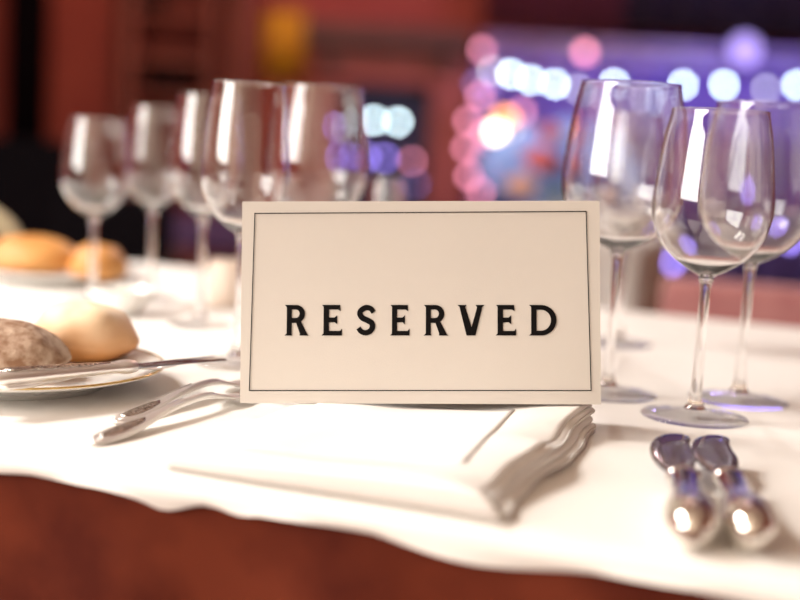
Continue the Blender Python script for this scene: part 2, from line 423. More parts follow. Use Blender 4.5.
for ch, xa, xb in (('R', 284.5, 309), ('E', 321.5, 342), ('S', 356.5, 375.5), ('E', 390, 409.5), ('R', 423.5, 448.5), ('V', 457.5, 484.5), ('E', 495.5, 516), ('D', 529, 556.5)):
    a0, b0 = on_sign(xa, 335.5); a1, _ = on_sign(xb, 335.5); _, b1 = on_sign(xa, 305)
    O_ = LET[ch]; xs = [p[0] for o in O_ for p in o]; ys = [p[1] for o in O_ for p in o]
    x0, x1 = min(xs), max(xs); y0, y1 = min(ys), max(ys)
    flat('letter', [[(a0+(p[0]-x0)/(x1-x0)*(a1-a0), b0+(p[1]-y0)/(y1-y0)*(b1-b0)) for p in o] for o in O_], M['ink'])

# ------------------------------------------------------------------ folded napkin
NA = R(-20.8); NC = Vector((.008, .771, TH)); NW, ND, NT, NL = .197, .250, .0052, 4
def nthick(x): return .50 + .53*(x+NW/2)/NW       # folded flatter towards the left
nap = empty('folded_napkin', NC, NA, 'thick folded white cotton napkin under the reserved sign', 'napkin')
def samples(L, r, k):
    e = [0, .08*r, .3*r, .6*r, r]; return e + [r+(L-2*r)*i/k for i in range(1, k)] + [L-q for q in e[::-1]]
H0 = .0208
def nwarp(x, y, q):                                  # flat napkin coordinates and level 0..1 -> local point
    rr = min(1.15, max(0, (x-.030)/.068))
    X = x + rr**2*(-.010*q + .0030*math.sin(y*40+q*2.2) + .0008*math.sin(y*96+q*4))
    Z = q*H0*nthick(x) + q*(rr**2*(.0030*math.sin(y*46+q*2.4+.6) + .0009*math.sin(y*103+q*3)) - rr**3*.0035
        - .0034*math.exp(-((x-.005)/.05)**4)*max(0, 1-max(0, abs(y)-.085)/.03))
    lf = min(1, (x+NW/2)/.008); Z *= .72+.28*math.sqrt(max(0, 1-(1-lf)**2))
    return Vector((X, y+.0007*math.sin(x*40), Z+.0002))
# outer sheet folded round the front
qt = .13; prof_o, prof_i = [], []; y1 = ND/2; yf = -ND/2; rh = .010
ys = [y1-(y1-(yf+rh))*i/40 for i in range(41)]
prof_o += [(y, 1) for y in ys] + [(yf+rh-rh*math.sin(R(a))*(1-.14*math.exp(-((a-84)/20)**2)), .5+.5*math.cos(R(a))) for a in range(12, 180, 12)] + [(y, 0) for y in ys[::-1]]
prof_i += [(y, 1-qt) for y in ys] + [(yf+rh-(rh-.0024)*math.sin(R(a)), .5+(.5-qt)*math.cos(R(a))) for a in range(12, 180, 12)] + [(y, qt) for y in ys[::-1]]
xs = [-NW/2+d for d in (0, .0008, .0025, .005, .009)] + [-NW/2+.009+(NW-.009)*i/44 for i in range(1, 45)]
v, f = [], []; A = len(prof_o)
for x in xs:
    v += [nwarp(x, y, q) for y, q in prof_o] + [nwarp(x, y, q) for y, q in prof_i]
for i in range(len(xs)-1):
    b = i*2*A; c_ = b+2*A
    for k in range(A-1):
        f += [(b+k, b+k+1, c_+k+1, c_+k), (b+A+k, c_+A+k, c_+A+k+1, b+A+k+1)]
    f += [(b, c_, c_+A, b+A), (b+A-1, b+2*A-1, c_+2*A-1, c_+A-1)]
for b in (0, (len(xs)-1)*2*A):
    for k in range(A-1): f.append((b+k, b+A+k, b+A+k+1, b+k+1))
mesh('outer_fold', v, f, M['napkin'], nap)
for j in range(3):
    q0 = qt+.012+j*(1-2*qt)/3; q1 = q0+(1-2*qt)/3-.02; r = .0022
    w = NW-.004+(.0030, .0022, .0032)[j]; d_ = ND-.012-(.002, .006, .003)[j]
    xs = samples(w, r, 44); ys2 = samples(d_, r, 44); v, f = [], []; A, B = len(xs), len(ys2)
    for side in (1, -1):
        for y in ys2:
            for x in xs:
                e = min(x, w-x, y, d_-y); q = min(e/r, 1); hh = math.sqrt(max(0, 1-(1-q)**2))
                v.append(nwarp(x-NW/2+.004, y-ND/2+.010, (q0+q1)/2 + hh*side*(q1-q0)/2))
    g = lambda s, a, b: s*A*B + b*A + a
    for b in range(B-1):
        for a in range(A-1):
            f.append((g(0, a, b), g(0, a+1, b), g(0, a+1, b+1), g(0, a, b+1))); f.append((g(1, a, b), g(1, a, b+1), g(1, a+1, b+1), g(1, a+1, b)))
    o = mesh('inner_layer', v, f, M['napkin'], nap)
    bm = bmesh.new(); bm.from_mesh(o.data); bmesh.ops.remove_doubles(bm, verts=bm.verts[:], dist=1e-6); bm.to_mesh(o.data); bm.free()

# menu paper lying on the napkin, partly under the sign
menu = empty('menu_paper', NC, NA, 'thin white printed menu sheet lying on the napkin under the sign', 'paper')
def to_nap(p): q = Matrix.Rotation(-NA, 3, 'Z') @ (p-NC); return q
mfr = to_nap(un(465, 465.5, TH+.018)); mbr = to_nap(un(513, 411, TH+.018)); ml = to_nap(un(240, 449, TH+.012))
def menu_pt(s, t, h):
    p = ml + (mfr-ml)*s + (mbr-mfr)*t
    return Vector((p.x, p.y, nwarp(p.x, p.y, 1).z + .0005 + h))
v, f = [], []; nS, nT = 30, 20
for h in (0, .0003):
    for j in range(nT+1):
        for i in range(nS+1): v.append(menu_pt(i/nS, j/nT*1.05, h))
K = (nS+1)*(nT+1); g = lambda l, i, j: l*K + j*(nS+1)+i
for j in range(nT):
    for i in range(nS):
        f.append((g(1, i, j), g(1, i+1, j), g(1, i+1, j+1), g(1, i, j+1))); f.append((g(0, i, j), g(0, i, j+1), g(0, i+1, j+1), g(0, i+1, j)))
for j in range(nT): f.append((g(0, 0, j), g(1, 0, j), g(1, 0, j+1), g(0, 0, j+1))); f.append((g(0, nS, j), g(0, nS, j+1), g(1, nS, j+1), g(1, nS, j)))
for i in range(nS): f.append((g(0, i, 0), g(0, i+1, 0), g(1, i+1, 0), g(1, i, 0))); f.append((g(0, i, nT), g(1, i, nT), g(1, i+1, nT), g(0, i+1, nT)))
sheet = mesh('sheet', v, f, M['paper'], menu)

# ------------------------------------------------------------------ cutlery
def fork(name, tip, aim, L, label):
    d = (aim-tip); t = empty(name, (tip.x, tip.y, TH), math.atan2(d.y, d.x)-math.pi/2, label, 'fork', 'silver cutlery left of the napkin')
    k = L/.2
    hs = [(0, 0, .0020, .004, .002), (0, .004, .0022, .011, .0034), (0, .012, .0024, .0150, .0042), (0, .025, .0030, .0170, .0044), (0, .042, .0046, .0155, .0042), (0, .058, .0068, .0115, .0040),
          (0, .075, .0092, .0085, .0042), (0, .095, .0110, .0066, .0046), (0, .115, .0116, .0060, .0048), (0, .128, .0104, .0062, .0046)]
    P = catmull([Vector(s[:3]) for s in hs], 4); Q = catmull([Vector((s[3], s[4], 0)) for s in hs], 4)
    v, f = sweep([(p.x*k, p.y*k, p.z, q.x, q.y) for p, q in zip(P, Q)], 16, .8); mesh('handle', v, f, M['silver'], t)
    v, f = sweep([(0, y*k, z, w, .0012) for y, z, w in ((.009, .0042, .002), (.013, .0044, .0085), (.024, .0049, .0115), (.038, .0063, .0105), (.048, .0074, .007), (.052, .0080, .002))], 12)
    mesh('ornament', v, f, M['silver_relief'], t)
    for sx in (-1, 1):
        v, f = tube([Vector((sx*x, y*k, z)) for x, y, z in ((.0015, .003, .0034), (.0056, .009, .0036), (.0074, .022, .0042), (.0068, .038, .0057), (.0050, .054, .0080), (.0034, .072, .0108), (.0022, .095, .0132))], .0006, 6)
        mesh('rim_bead', v, f, M['silver'], t)
    hd = [(0, .126, .0106, .0062, .0045), (0, .134, .0090, .009, .0036), (0, .143, .0070, .019, .0030), (0, .152, .0054, .0225, .0026), (0, .160, .0042, .0225, .0024)]
    P = catmull([Vector(s[:3]) for s in hd], 3); Q = catmull([Vector((s[3], s[4], 0)) for s in hd], 3)
    v, f = sweep([(p.x, p.y*k, p.z, q.x, q.y) for p, q in zip(P, Q)], 14); mesh('head', v, f, M['silver'], t)
    for i in range(4):
        x = (i-1.5)*.0058
        v, f = sweep([(x, .159*k, .0042, .0045, .0022), (x*.98, .175*k, .0032, .0040, .0020), (x*.95, .190*k, .0040, .0034, .0018), (x*.93, .2*k, .0058, .0016, .001)], 8); mesh('tine', v, f, M['silver'], t)
    return t
fa = un(91, 443, TH+.002); fa2 = un(222, 393, TH+.010)
fork('dinner_fork', fa, fa2, .205, 'silver fork with engraved handle tip nearest the napkin')
fb = un(114, 422, TH+.002); fb2 = un(200, 387, TH+.010)
fork('salad_fork', fb, fb2, .19, 'smaller silver fork tucked beside the bread plate side of the other')

def spreader(head, tail, label):
    d = head-tail; L = .178
    t = empty('butter_spreader', (tail.x, tail.y, TH), math.atan2(d.y, d.x)-math.pi/2, label, 'butter knife', 'butter spreaders on the right')
    hs = [(0, 0, .0125, .004, .004), (0, .002, .0125, .013, .013), (0, .009, .0125, .0230, .0218), (0, .024, .0125, .0268, .0244), (0, .038, .0125, .0255, .0225), (0, .058, .0125, .0200, .0175),
          (0, .076, .0125, .0182, .0155), (0, .092, .0124, .0178, .0145), (0, .105, .0122, .0180, .0140), (0, .114, .0120, .0190, .0130), (0, .119, .0118, .0150, .0090)]
    P = catmull([Vector(s[:3]) for s in hs], 4); Q = catmull([Vector((s[3], s[4], 0)) for s in hs], 4)
    v, f = sweep([(p.x, p.y, p.z, q.x, q.y) for p, q in zip(P, Q)], 24); mesh('handle', v, f, M['bright_silver'], t)
    v, f = sweep([(0, .1035, .0122, .0184, .0144), (0, .1075, .0121, .0198, .0152), (0, .1115, .0120, .0190, .0142)], 24); mesh('collar', v, f, M['bright_silver'], t)
    # broad rounded blade, straight edge on the right, tilted up towards the camera
    out = [(.0050, .114), (.0052, .126), (.0075, .138), (.0092, .152), (.0088, .164), (.0070, .176), (.0062, .188), (.0072, .197), (.0040, .2045), (-.0040, .2045), (-.0110, .199), (-.0165, .187), (-.0190, .170), (-.0180, .152), (-.0140, .136), (-.0090, .125), (-.0050, .114)]
    O2 = catmull([Vector((a, b, 0)) for a, b in out], 4)
    v = []; f = []; k = len(O2); O2 = [Vector((p.x*.95, .114+(p.y-.114)*.80, 0)) for p in O2]; cen = Vector((-.004, .150, 0))
    for (s, h) in ((1, .0005), (.9, .0010), (.55, .0011), (1, -.0005), (.9, -.0010), (.55, -.0011)):
        for p in O2:
            q = cen + (p-cen)*s; v.append((q.x, q.y, .0112 + h + max(0, q.y-.125)*.14 ))
    for b in (0, 3):
        for l in (0, 1):
            for i in range(k-1): f.append(((b+l)*k+i, (b+l)*k+i+1, (b+l+1)*k+i+1, (b+l+1)*k+i))
            f.append(((b+l)*k+k-1, (b+l)*k, (b+l+1)*k, (b+l+1)*k+k-1))
        f.append(tuple((b+2)*k+i for i in range(k)))
    for i in range(k): f.append((i, (i+1) % k, 3*k+(i+1) % k, 3*k+i))
    mesh('blade', v, f, M['steel'], t)
    return t
spreader(un(677, 440, TH+.013), un(693, 533, TH+.0125), 'silver butter spreader with rounded blade, nearer the napkin')
spreader(un(718, 450, TH+.013), un(754, 535, TH+.0125), 'silver butter spreader with rounded blade, rightmost on the table')

# ------------------------------------------------------------------ bread plate, bread, knife and fork on it
PC = Vector((-.278, .908, TH)); PR = .106
def plate(name, loc, rad, label, gold=True):
    t = empty(name, loc, 0, label, 'plate'); k = rad/.122
    pr = [(.060*k, 0), (.072*k, 0), (.074*k, .003), (.085*k, .006), (.105*k, .0115), (.1215*k, .0155), (.122*k, .0168), (.1205*k, .0172), (.104*k, .0140), (.086*k, .0090), (.074*k, .0062), (.03*k, .0056), (.001, .0056)]
    v, f = lathe([(.001, .0004)] + pr, 72, cap=False); mesh('dish', v, f, M['china'], t)
    if gold:
        v, f = lathe([(.1217*k, .0163), (.1226*k, .0168), (.1217*k, .0176), (.1200*k, .0177), (.1200*k, .0171)], 72, closed=True); mesh('gold_rim', v, f, M['gold'], t)
    return t
plate('bread_plate', PC, PR, 'white gold rimmed bread plate at the left edge, holding rye and a pale roll')
def bread(name, loc, sx, sy, sz, rz, m, label, seed, parts=None):
    t = empty(name, loc, rz, label, 'bread')
    me = ball(1, 40, 26, (1, 1, 1), 0, 1, seed)
    for v in me.vertices:
        c = v.co.copy(); n_ = noise.noise(c*1.6+Vector((seed, 0, 0)))*.10 + noise.noise(c*5+Vector((seed, 3, 0)))*.025
        z = c.z if c.z > 0 else c.z*.55
        rr = 1+n_
        v.co = Vector((c.x*sx*rr, c.y*sy*rr, (z+.5)*sz*(1/1.5)*(1+n_*.6)))
    zmin = min(v.co.z for v in me.vertices)
    for v in me.vertices: v.co.z -= zmin
    link('crust', me, m, t)
    return t
rl = bread('bread_roll', un(76, 366, TH+.0085)+Vector((0, .02, 0)), .041, .034, .047, R(12), M['roll'], 'pale round bread roll at the right of the bread plate', 2.0)
ry = bread('rye_loaf_piece', un(-14, 374, TH+.0085)+Vector((0, .016, 0)), .058, .032, .038, R(-14), M['rye'], 'dark floury rye bread piece on the left of the bread plate', 5.0)

def table_knife(tail, head, z0, z1, label):
    d = head-tail; L = d.length; t = empty('table_knife', (tail.x, tail.y, z0), math.atan2(d.y, d.x)-math.pi/2, label, 'knife')
    t.rotation_euler = (math.atan2(z1-z0, L), 0, t.rotation_euler.z)
    hs = [(0, 0, 0, .006, .005), (0, .004, 0, .015, .009), (0, .018, 0, .0185, .0105), (0, .04, 0, .0165, .010), (0, .07, 0, .0135, .009), (0, .09, 0, .0130, .0085), (0, .098, 0, .0155, .0100), (0, .103, 0, .0155, .010), (0, .108, 0, .011, .008)]
    P = catmull([Vector(s[:3]) for s in hs], 4); Q = catmull([Vector((s[3], s[4], 0)) for s in hs], 4)
    v, f = sweep([(p.x, p.y, p.z, q.x, q.y) for p, q in zip(P, Q)], 18); mesh('handle', v, f, M['silver'], t)
    v, f = sweep([(0, .008, .0040, .004, .002), (0, .016, .0050, .011, .0024), (0, .04, .0046, .0105, .0024), (0, .07, .0040, .008, .002), (0, .088, .0038, .004, .0014)], 12); mesh('ornament', v, f, M['silver_relief'], t)
    v, f = sweep([(0, .106, 0, .010, .0050), (0, .112, 0, .0145, .0026), (-.0005, .14, 0, .0185, .0018), (-.001, .18, 0, .0190, .0015), (-.002, L-.02, 0, .0155, .0012), (-.005, L-.006, 0, .008, .001), (-.006, L, 0, .002, .0008)], 12); mesh('blade', v, f, M['steel'], t)
    return t
ka = un(-12, 379, TH+.026); kb = un(210, 358, TH+.027)
table_knife(ka, kb, TH+.026, TH+.026, 'silver table knife with ornate handle across the bread plate, blade sticking out')
def plate_fork(tail, head, z, label):
    d = head-tail; t = empty('pastry_fork', (tail.x, tail.y, z), math.atan2(d.y, d.x)-math.pi/2, label, 'fork')
    hs = [(0, 0, 0, .004, .003), (0, .004, 0, .013, .0045), (0, .02, 0, .0165, .005), (0, .05, .001, .012, .0045), (0, .08, .003, .007, .0042), (0, .11, .002, .0058, .004)]
    P = catmull([Vector(s[:3]) for s in hs], 4); Q = catmull([Vector((s[3], s[4], 0)) for s in hs], 4)
    v, f = sweep([(p.x, p.y, p.z, q.x, q.y) for p, q in zip(P, Q)], 14); mesh('handle', v, f, M['silver'], t)
    v, f = sweep([(0, .109, .002, .0058, .004), (0, .118, 0, .013, .0028), (0, .126, -.001, .0165, .0022), (0, .134, -.0012, .0165, .002)], 12); mesh('head', v, f, M['silver'], t)
    for i in range(3):
        x = (i-1)*.0058; v, f = sweep([(x, .132, -.0012, .004, .002), (x, .146, -.001, .0034, .0016), (x, .158, .0006, .0014, .001)], 8); mesh('tine', v, f, M['silver'], t)
plate_fork(un(0, 388, TH+.020), un(118, 371, TH+.020), TH+.0205, 'silver fork lying below the knife at the front of the bread plate')

# ------------------------------------------------------------------ wine glasses
def glass(loc, h, dm, label, group, df=.072, rimf=.80):
    t = empty('wine_glass', (loc[0], loc[1], TH), random.uniform(0, 6), label, 'wine glass', group)
    rm = dm/2
    bp = [(.0050/rm, .462), (.16, .472), (.36, .492), (.58, .522), (.77, .560), (.90, .602), (.975, .645), (1.0, .69), (.985, .745), (.945, .82), (.885, .91), (rimf+.004, .985), (rimf, 1.0)]
    outp = catmull([Vector((a*rm, b*h, 0)) for a, b in bp], 5)
    th = lambda i: .0009 + .0030*max(0, 1-i/14)
    inn = []
    for i, p in enumerate(outp):
        tg = (outp[min(i+1, len(outp)-1)]-outp[max(i-1, 0)]).normalized(); n_ = Vector((-tg.y, tg.x, 0))
        q = p + n_*th(i); inn.append((max(q.x, .0004), q.y))
    inn = [inn[i] for i in range(len(inn)) if inn[i][0] > .0005 or i > 6]
    prof = [(.0004, outp[0].y)] + [(p.x, p.y) for p in outp] + inn[::-1]
    prof[-1] = (.0004, prof[-1][1])
    v, f = lathe(prof, 64, cap=False); mesh('bowl', v, f, M['thin_or'], t)
    sp = catmull([Vector((a, b, 0)) for a, b in ((.0085, .0075), (.0058, .012), (.0043, .022), (.0037, .045), (.0036, .45*h*.6), (.0039, .40*h), (.0047, .445*h), (.0062, .4615*h))], 4)
    v, f = lathe([(.0002, .0075)] + [(p.x, p.y) for p in sp] + [(.0002, .4615*h)], 24, cap=False); mesh('stem', v, f, M['glassy'], t)
    rf = df/2
    fp = [(.0004, .0006), (rf*.5, .0006), (rf*.97, .0006), (rf, .0013), (rf*.985, .0021), (rf*.75, .0030), (rf*.45, .0046), (rf*.25, .0068), (.0004, .0074)]
    v, f = lathe(fp, 56, cap=False); mesh('foot', v, f, M['thin'], t)
    return t
M['thin_or'] = M['glassy']
G1 = 'wine glasses at right of the sign'; G2 = 'wine glasses at left behind the sign'
glass(un(694, 418, TH), .229, .088, 'front wine glass at right, between the sign and the frame edge', G1, .080)
glass(un(738, 401, TH), .240, .092, 'rightmost wine glass, cut by the frame edge', G1, .080)
glass(un(607, 394, TH), .249, .098, 'tall wide wine glass just right of the sign', G1, .080)
glass(un(617, 344, TH), .236, .080, 'wine glass standing behind the tall one right of the sign', G1)
glass(un(92, 303, TH), .201, .074, 'leftmost wine glass above the bread plate', G2, .062)
glass(un(150, 299, TH), .218, .068, 'second wine glass from the left', G2, .062)
glass(un(199, 325, TH), .229, .072, 'third wine glass from the left', G2, .064)
glass(un(237, 364, TH), .234, .074, 'tall wine glass behind the left corner of the sign', G2)
glass(un(309, 344, TH), .240, .094, 'wine glass behind the letter R of the sign', G2)
glass(un(381, 300, TH), .150, .050, 'small narrow wine glass peeking over the middle of the sign', G2, .05)

# ------------------------------------------------------------------ small things further down the table
plate('side_plate', un(60, 281, TH), .10, 'far white plate at left under the golden rolls', False)
bread('golden_roll', un(34, 272, TH+.012)+Vector((0, 0, -.003)), .060, .045, .046, R(8), M['roll_gold'], 'big golden bread roll on the far plate at left', 8.0)
bread('golden_roll', un(98, 279, TH+.012)+Vector((0, 0, -.003)), .035, .032, .045, R(40), M['roll_gold'], 'small golden bread roll at the right of the far plate', 9.0)
M['olive'] = noisy(mat('olive_skin', (.36, .32, .04), .35), 20, (.50, .42, .08)); M['dark_olive'] = mat('dark_olive', (.05, .03, .03), .3)
def bowl_dish(loc, rad, label):
    t = empty('small_bowl', loc, 0, label, 'bowl'); k = rad
    v, f = lathe([(.001, .0003), (.5*k, .0003), (.55*k, .004), (.8*k, .012), (k, .026), (.985*k, .0275), (.94*k, .026), (.74*k, .014), (.5*k, .007), (.001, .006)], 40, cap=False)
    mesh('dish', v, f, M['china'], t)
bd = un(122, 314, TH); bowl_dish(bd, .036, 'small white bowl of olives beyond the pale bread roll')
for i, (a, b, c, lab) in enumerate(((-.011, -.004, 'olive', 'green olive at the left in the small white bowl'), (.009, -.010, 'olive', 'green olive at the front in the small white bowl'), (.0, .012, 'olive', 'green olive at the back in the small white bowl'), (.017, .007, 'dark_olive', 'dark olive at the right in the small white bowl'), (-.018, .014, 'dark_olive', 'dark olive at the left in the small white bowl'))):
    o = empty('olive', bd+Vector((a*.8, b*.8, .0095)), i, lab, 'olive', 'olives in the small bowl')
    link('flesh', ball(.0072, 14, 10, (1.2, 1, 1)), M[c], o, loc=(0, 0, .0072)); v, f = lathe([(.002, 0), (.0022, .0006), (.001, .001)], 8); mesh('pit_hole', v, f, M['dark_olive'], o, loc=(0, 0, .0141))
M['candle'] = mat('candle_wax', (.86, .74, .64), .5); M['votive'] = mat('purple_votive_glass', (.30, .16, .5), .1, coat=.4)
cnd = empty('pillar_candle', un(226, 305, TH), 0, 'short pale pink pillar candle between the left wine glasses', 'candle')
v, f = lathe([(.02, 0), (.0215, .002), (.0215, .048), (.019, .052), (.012, .049), (.003, .048)], 32); mesh('wax', v, f, M['candle'], cnd)
v, f = tube([(0, 0, .047), (.0005, 0, .055), (.002, 0, .060)], .0008, 6); mesh('wick', v, f, M['black'], cnd)

# ------------------------------------------------------------------ chairs beyond the tables
def chair(loc, rz, w, bh, m, fm, label, arch=False, sh=.46):
    t = empty('dining_chair', (loc[0], loc[1], 0), rz, label, 'chair')
    boxo('seat', -w/2, w/2, -.21, .21, sh-.05, sh, m, t, .015)
    for sx in (-1, 1):
        for sy in (-1, 1):
            v, f = tube([(sx*(w/2-.025), sy*.18, sh-.045), (sx*(w/2-.02), sy*.195, 0)], [.018, .013], 10); mesh('leg', v, f, fm, t)
    if arch:
        path = [(-w/2+.01, .2, sh-.03), (-w/2, .225, sh+.16)] + [(-w/2*math.cos(a), .24, bh-w*.32+w*.31*math.sin(a)) for a in [math.pi*i/14 for i in range(15)]] + [(w/2, .225, sh+.16), (w/2-.01, .2, sh-.03)]
        v, f = tube(path, .015, 10); mesh('back_frame', v, f, fm, t)
        for i in range(3):
            x = (i-1)*w*.24; v, f = tube([(x, .21, sh-.01), (x, .238, bh-w*.32+w*.31*math.sqrt(1-(2*x/w)**2))], .008, 8); mesh('back_spindle', v, f, fm, t)
    else:
        boxo('backrest', -w/2, w/2, .2, .25, sh+.08, bh, m, t, .02)
        for sx in (-1, 1):
            v, f = tube([(sx*(w/2-.05), .2, sh-.03), (sx*(w/2-.05), .225, sh+.12)], .016, 8); mesh('back_post', v, f, fm, t)
    return t
p = ud(-103, 230, 2.62); chair((p.x, p.y), R(5), .40, .765, M['cream_frame'], M['cream_frame'], 'cream chair with arched spindle back at the left frame edge', True)
p = ud(5, 200, 4.0); chair((p.x, p.y), R(6), .40, .89, M['black'], M['black'], 'black high backed chair behind the cream arched chair')
p = ud(100, 230, 3.35); chair((p.x, p.y), R(4), .34, .755, M['black'], M['black'], 'low black upholstered chair behind the leftmost wine glasses')
p = ud(200, 230, 4.1); chair((p.x, p.y), R(-6), .36, .665, M['plum'], M['wood'], 'dark plum chair beside the low black chair')
p = ud(775, 300, 1.97); chair((p.x, p.y), EA, .42, .735, M['rose'], M['wood'], 'dusty rose low backed chair beyond the table at right')

# cocktail table with flowers
CT = Vector((.42, 3.3, 0))
ct_ = empty('cocktail_table', CT, 0, 'small round table with cream cloth behind the wine glasses at right', 'table')
v, f = lathe([(.26, TH-.02), (.265, TH-.012), (.26, TH-.004), (.001, TH-.004)], 48, cap=False); mesh('tabletop', v, f, M['redwood'], ct_)
v, f = lathe([(.03, .02), (.025, TH-.02)], 16); mesh('pedestal', v, f, M['wood'], ct_); v, f = lathe([(.2, 0), (.2, .012), (.04, .03)], 32); mesh('base', v, f, M['wood'], ct_)
v, f = [], []; nn = 120
for i, (r_, z) in enumerate(((.001, TH), (.15, TH), (.262, TH), (.27, TH-.006), (.274, TH-.03), (.276, TH-.15), (.285, TH-.4), (.29, .06))):
    for k in range(nn):
        a = 2*math.pi*k/nn; w = 1 + (0, 0, 0, .005, .015, .05, .08, .1)[i]*math.sin(a*11+.8*math.sin(a*3)); v.append((r_*w*math.cos(a), r_*w*math.sin(a), z))
for i in range(7):
    for k in range(nn): q = (k+1) % nn; f.append((i*nn+k, i*nn+q, (i+1)*nn+q, (i+1)*nn+k))
rc = mesh('round_tablecloth', v, f, M['cloth'], loc=CT); tag(rc, 'cream round tablecloth falling from the small table with blue flowers', 'tablecloth')
fl = empty('flower_arrangement', CT+Vector((-.03, 0, TH)), 0, 'blue hydrangea arrangement with pink roses in a low white vase', 'flowers')
v, f = lathe([(.001, .0005), (.04, .0005), (.055, .03), (.06, .07), (.045, .1), (.042, .1), (.055, .07), (.05, .03), (.001, .006)], 32, cap=False); mesh('vase', v, f, M['china'], fl)
M['hydr'] = noisy(mat('blue_petals', (.16, .30, .80), .6), 30, (.34, .48, .86)); M['pinkp'] = noisy(mat('pink_petals', (.75, .12, .17), .6), 25, (.8, .28, .26)); M['peach'] = mat('peach_petals', (.85, .48, .32), .6)
M['leaf'] = noisy(mat('green_leaf', (.06, .13, .03), .5), 20, (.12, .2, .05))
def hydrangea(c, r_):
    v, f = [], []; n = 170
    for i in range(n):
        z = 1-2*(i+.5)/n; a = i*2.39996; d = Vector((math.sqrt(1-z*z)*math.cos(a), math.sqrt(1-z*z)*math.sin(a), z))
        s = d.orthogonal().normalized(); t = d.cross(s); rot = random.random()*6
        b0 = c + d*r_*random.uniform(.9, 1.04)
        for k in range(4):
            al = rot+k*math.pi/2; e1 = s*math.cos(al)+t*math.sin(al); e2 = s*math.cos(al+.75)+t*math.sin(al+.75); e3 = s*math.cos(al-.75)+t*math.sin(al-.75); q = r_*.17
            m0 = len(v); v += [b0, b0+e3*q*.75+d*q*.15, b0+e1*q*1.05+d*q*.1, b0+e2*q*.75+d*q*.15]; f.append((m0, m0+1, m0+2, m0+3))
    o = mesh('hydrangea_bloom', v, f, M['hydr'], fl, False); return o
for (x, y, z, r_) in ((-.13, -.02, .15, .075), (-.05, -.06, .12, .07), (.06, -.05, .14, .08), (.15, .0, .15, .075), (.03, .03, .20, .085), (-.08, .05, .2, .07), (.12, .08, .19, .07), (.20, -.03, .12, .06)): hydrangea(Vector((x, y, z)), r_)
def rose(c, r_, m):
    v, f = [], []
    for ring in range(5):
        for k in range(5):
            a0 = k*1.2566+ring*.6; rr = r_*(.2+.2*ring); hh = r_*(1.1-.12*ring)
            m0 = len(v)
            for j in range(4):
                a = a0-.75+j*.5
                v += [c+Vector((math.cos(a)*rr*.6, math.sin(a)*rr*.6, -r_*.3)), c+Vector((math.cos(a)*rr, math.sin(a)*rr, hh*.35)), c+Vector((math.cos(a)*rr*1.12, math.sin(a)*rr*1.12, hh*.8))]
            for j in range(3):
                for l in range(2): f.append((m0+j*3+l, m0+j*3+3+l, m0+j*3+4+l, m0+j*3+1+l))
    return mesh('rose_bloom', v, f, m, fl)
for (x, y, z, r_, m) in ((-.055, -.13, .165, .048, 'pinkp'), (-.10, -.13, .10, .04, 'peach'), (-.035, -.12, .235, .035, 'pinkp'), (.085, -.12, .075, .035, 'peach')): rose(Vector((x, y, z)), r_, M[m])
for i in range(9):
    a = i*.7-1.9-1.2; b = Vector((.05*math.cos(a), .05*math.sin(a), .09)); e = Vector((.17*math.cos(a), .17*math.sin(a), .075+.02*math.sin(i*3))); s = Vector((-math.sin(a), math.cos(a), 0))*.03
    mid = (b+e)/2+Vector((0, 0, .025)); mesh('leaf', [b, mid+s, e, mid-s, mid+Vector((0, 0, -.006))], [(0, 1, 4), (1, 2, 4), (2, 3, 4), (3, 0, 4)], M['leaf'], fl)

pl = empty('added_pendant_lamp', (.42, 3.1, ZC), 0, 'unseen dark pendant added above the flower table to light the flowers', 'pendant lamp')
v, f = tube([(0, 0, 0), (0, 0, -1.0)], .004, 6); mesh('added_pendant_cord', v, f, M['black'], pl)
v, f = lathe([(.02, -1.0), (.05, -1.03), (.14, -1.15), (.137, -1.15), (.048, -1.035), (.018, -1.006)], 28, closed=True); mesh('added_pendant_shade', v, f, M['wood'], pl)
link('bulb', ball(.03, 16, 10), glow('added_pendant_bulb', (1, .9, .8), 20), pl, loc=(0, 0, -1.07))  # bulb of the added pendant, out of view
point('flower_fill_light', (.42, 3.1, ZC-1.16), 52, (1, .95, .92), .05)  # out of view, added to brighten the flowers

# ------------------------------------------------------------------ background of the hall
def bgbox(name, px0, px1, py0, py1, y, dep, m, parent=None, b=.01):
    vm = (max(py0, 0)+min(py1, 190))/2 if py1 > 0 else py1; mx = (px0+px1)/2
    a = ud(px0, vm, y); c_ = ud(px1, vm, y)
    zt = ud(mx, py0, y).z; zb = ud(mx, py1, y).z
    return boxo(name, a.x, c_.x, y, y+dep, max(0.0, zb), zt, m, parent, b)
def bgx(px, y): return ud(px, 150, y).x
def bgz(py, y, px=400): return ud(px, py, y).z
M['black_drape'] = mat('black_drape', (.004, .003, .004), .95, spec=.05)
M['violet_drape'] = noisy(mat('pale_violet_drape', (.26, .19, .52), .7), 6, (.15, .12, .42))
M['navy'] = mat('navy_panel', (.012, .012, .05), .6)
def drape(name, xa, xb, y, z0, z1, m, label, waves=9, amp=.04):
    v, f = [], []; n = int(waves*14)
    for lay in (0, 1):
        for i in range(n+1):
            s = i/n; w = amp*math.sin(s*waves*2*math.pi)+amp*.4*math.sin(s*waves*4.7+1); x = xa+(xb-xa)*s
            v += [(x, y+w+lay*.006, z0), (x, y+w*.7+lay*.006, z1)]
    for i in range(n):
        a = 2*i; b = 2*(n+1)+2*i; f += [(a, a+2, a+3, a+1), (b, b+1, b+3, b+2), (a+1, a+3, b+3, b+1), (a, b, b+2, a+2)]
    f += [(0, 1, 2*(n+1)+1, 2*(n+1)), (2*n, 2*(n+1)+2*n, 2*(n+1)+2*n+1, 2*n+1)]
    o = mesh(name, v, f, m); return tag(o, label, 'curtain')
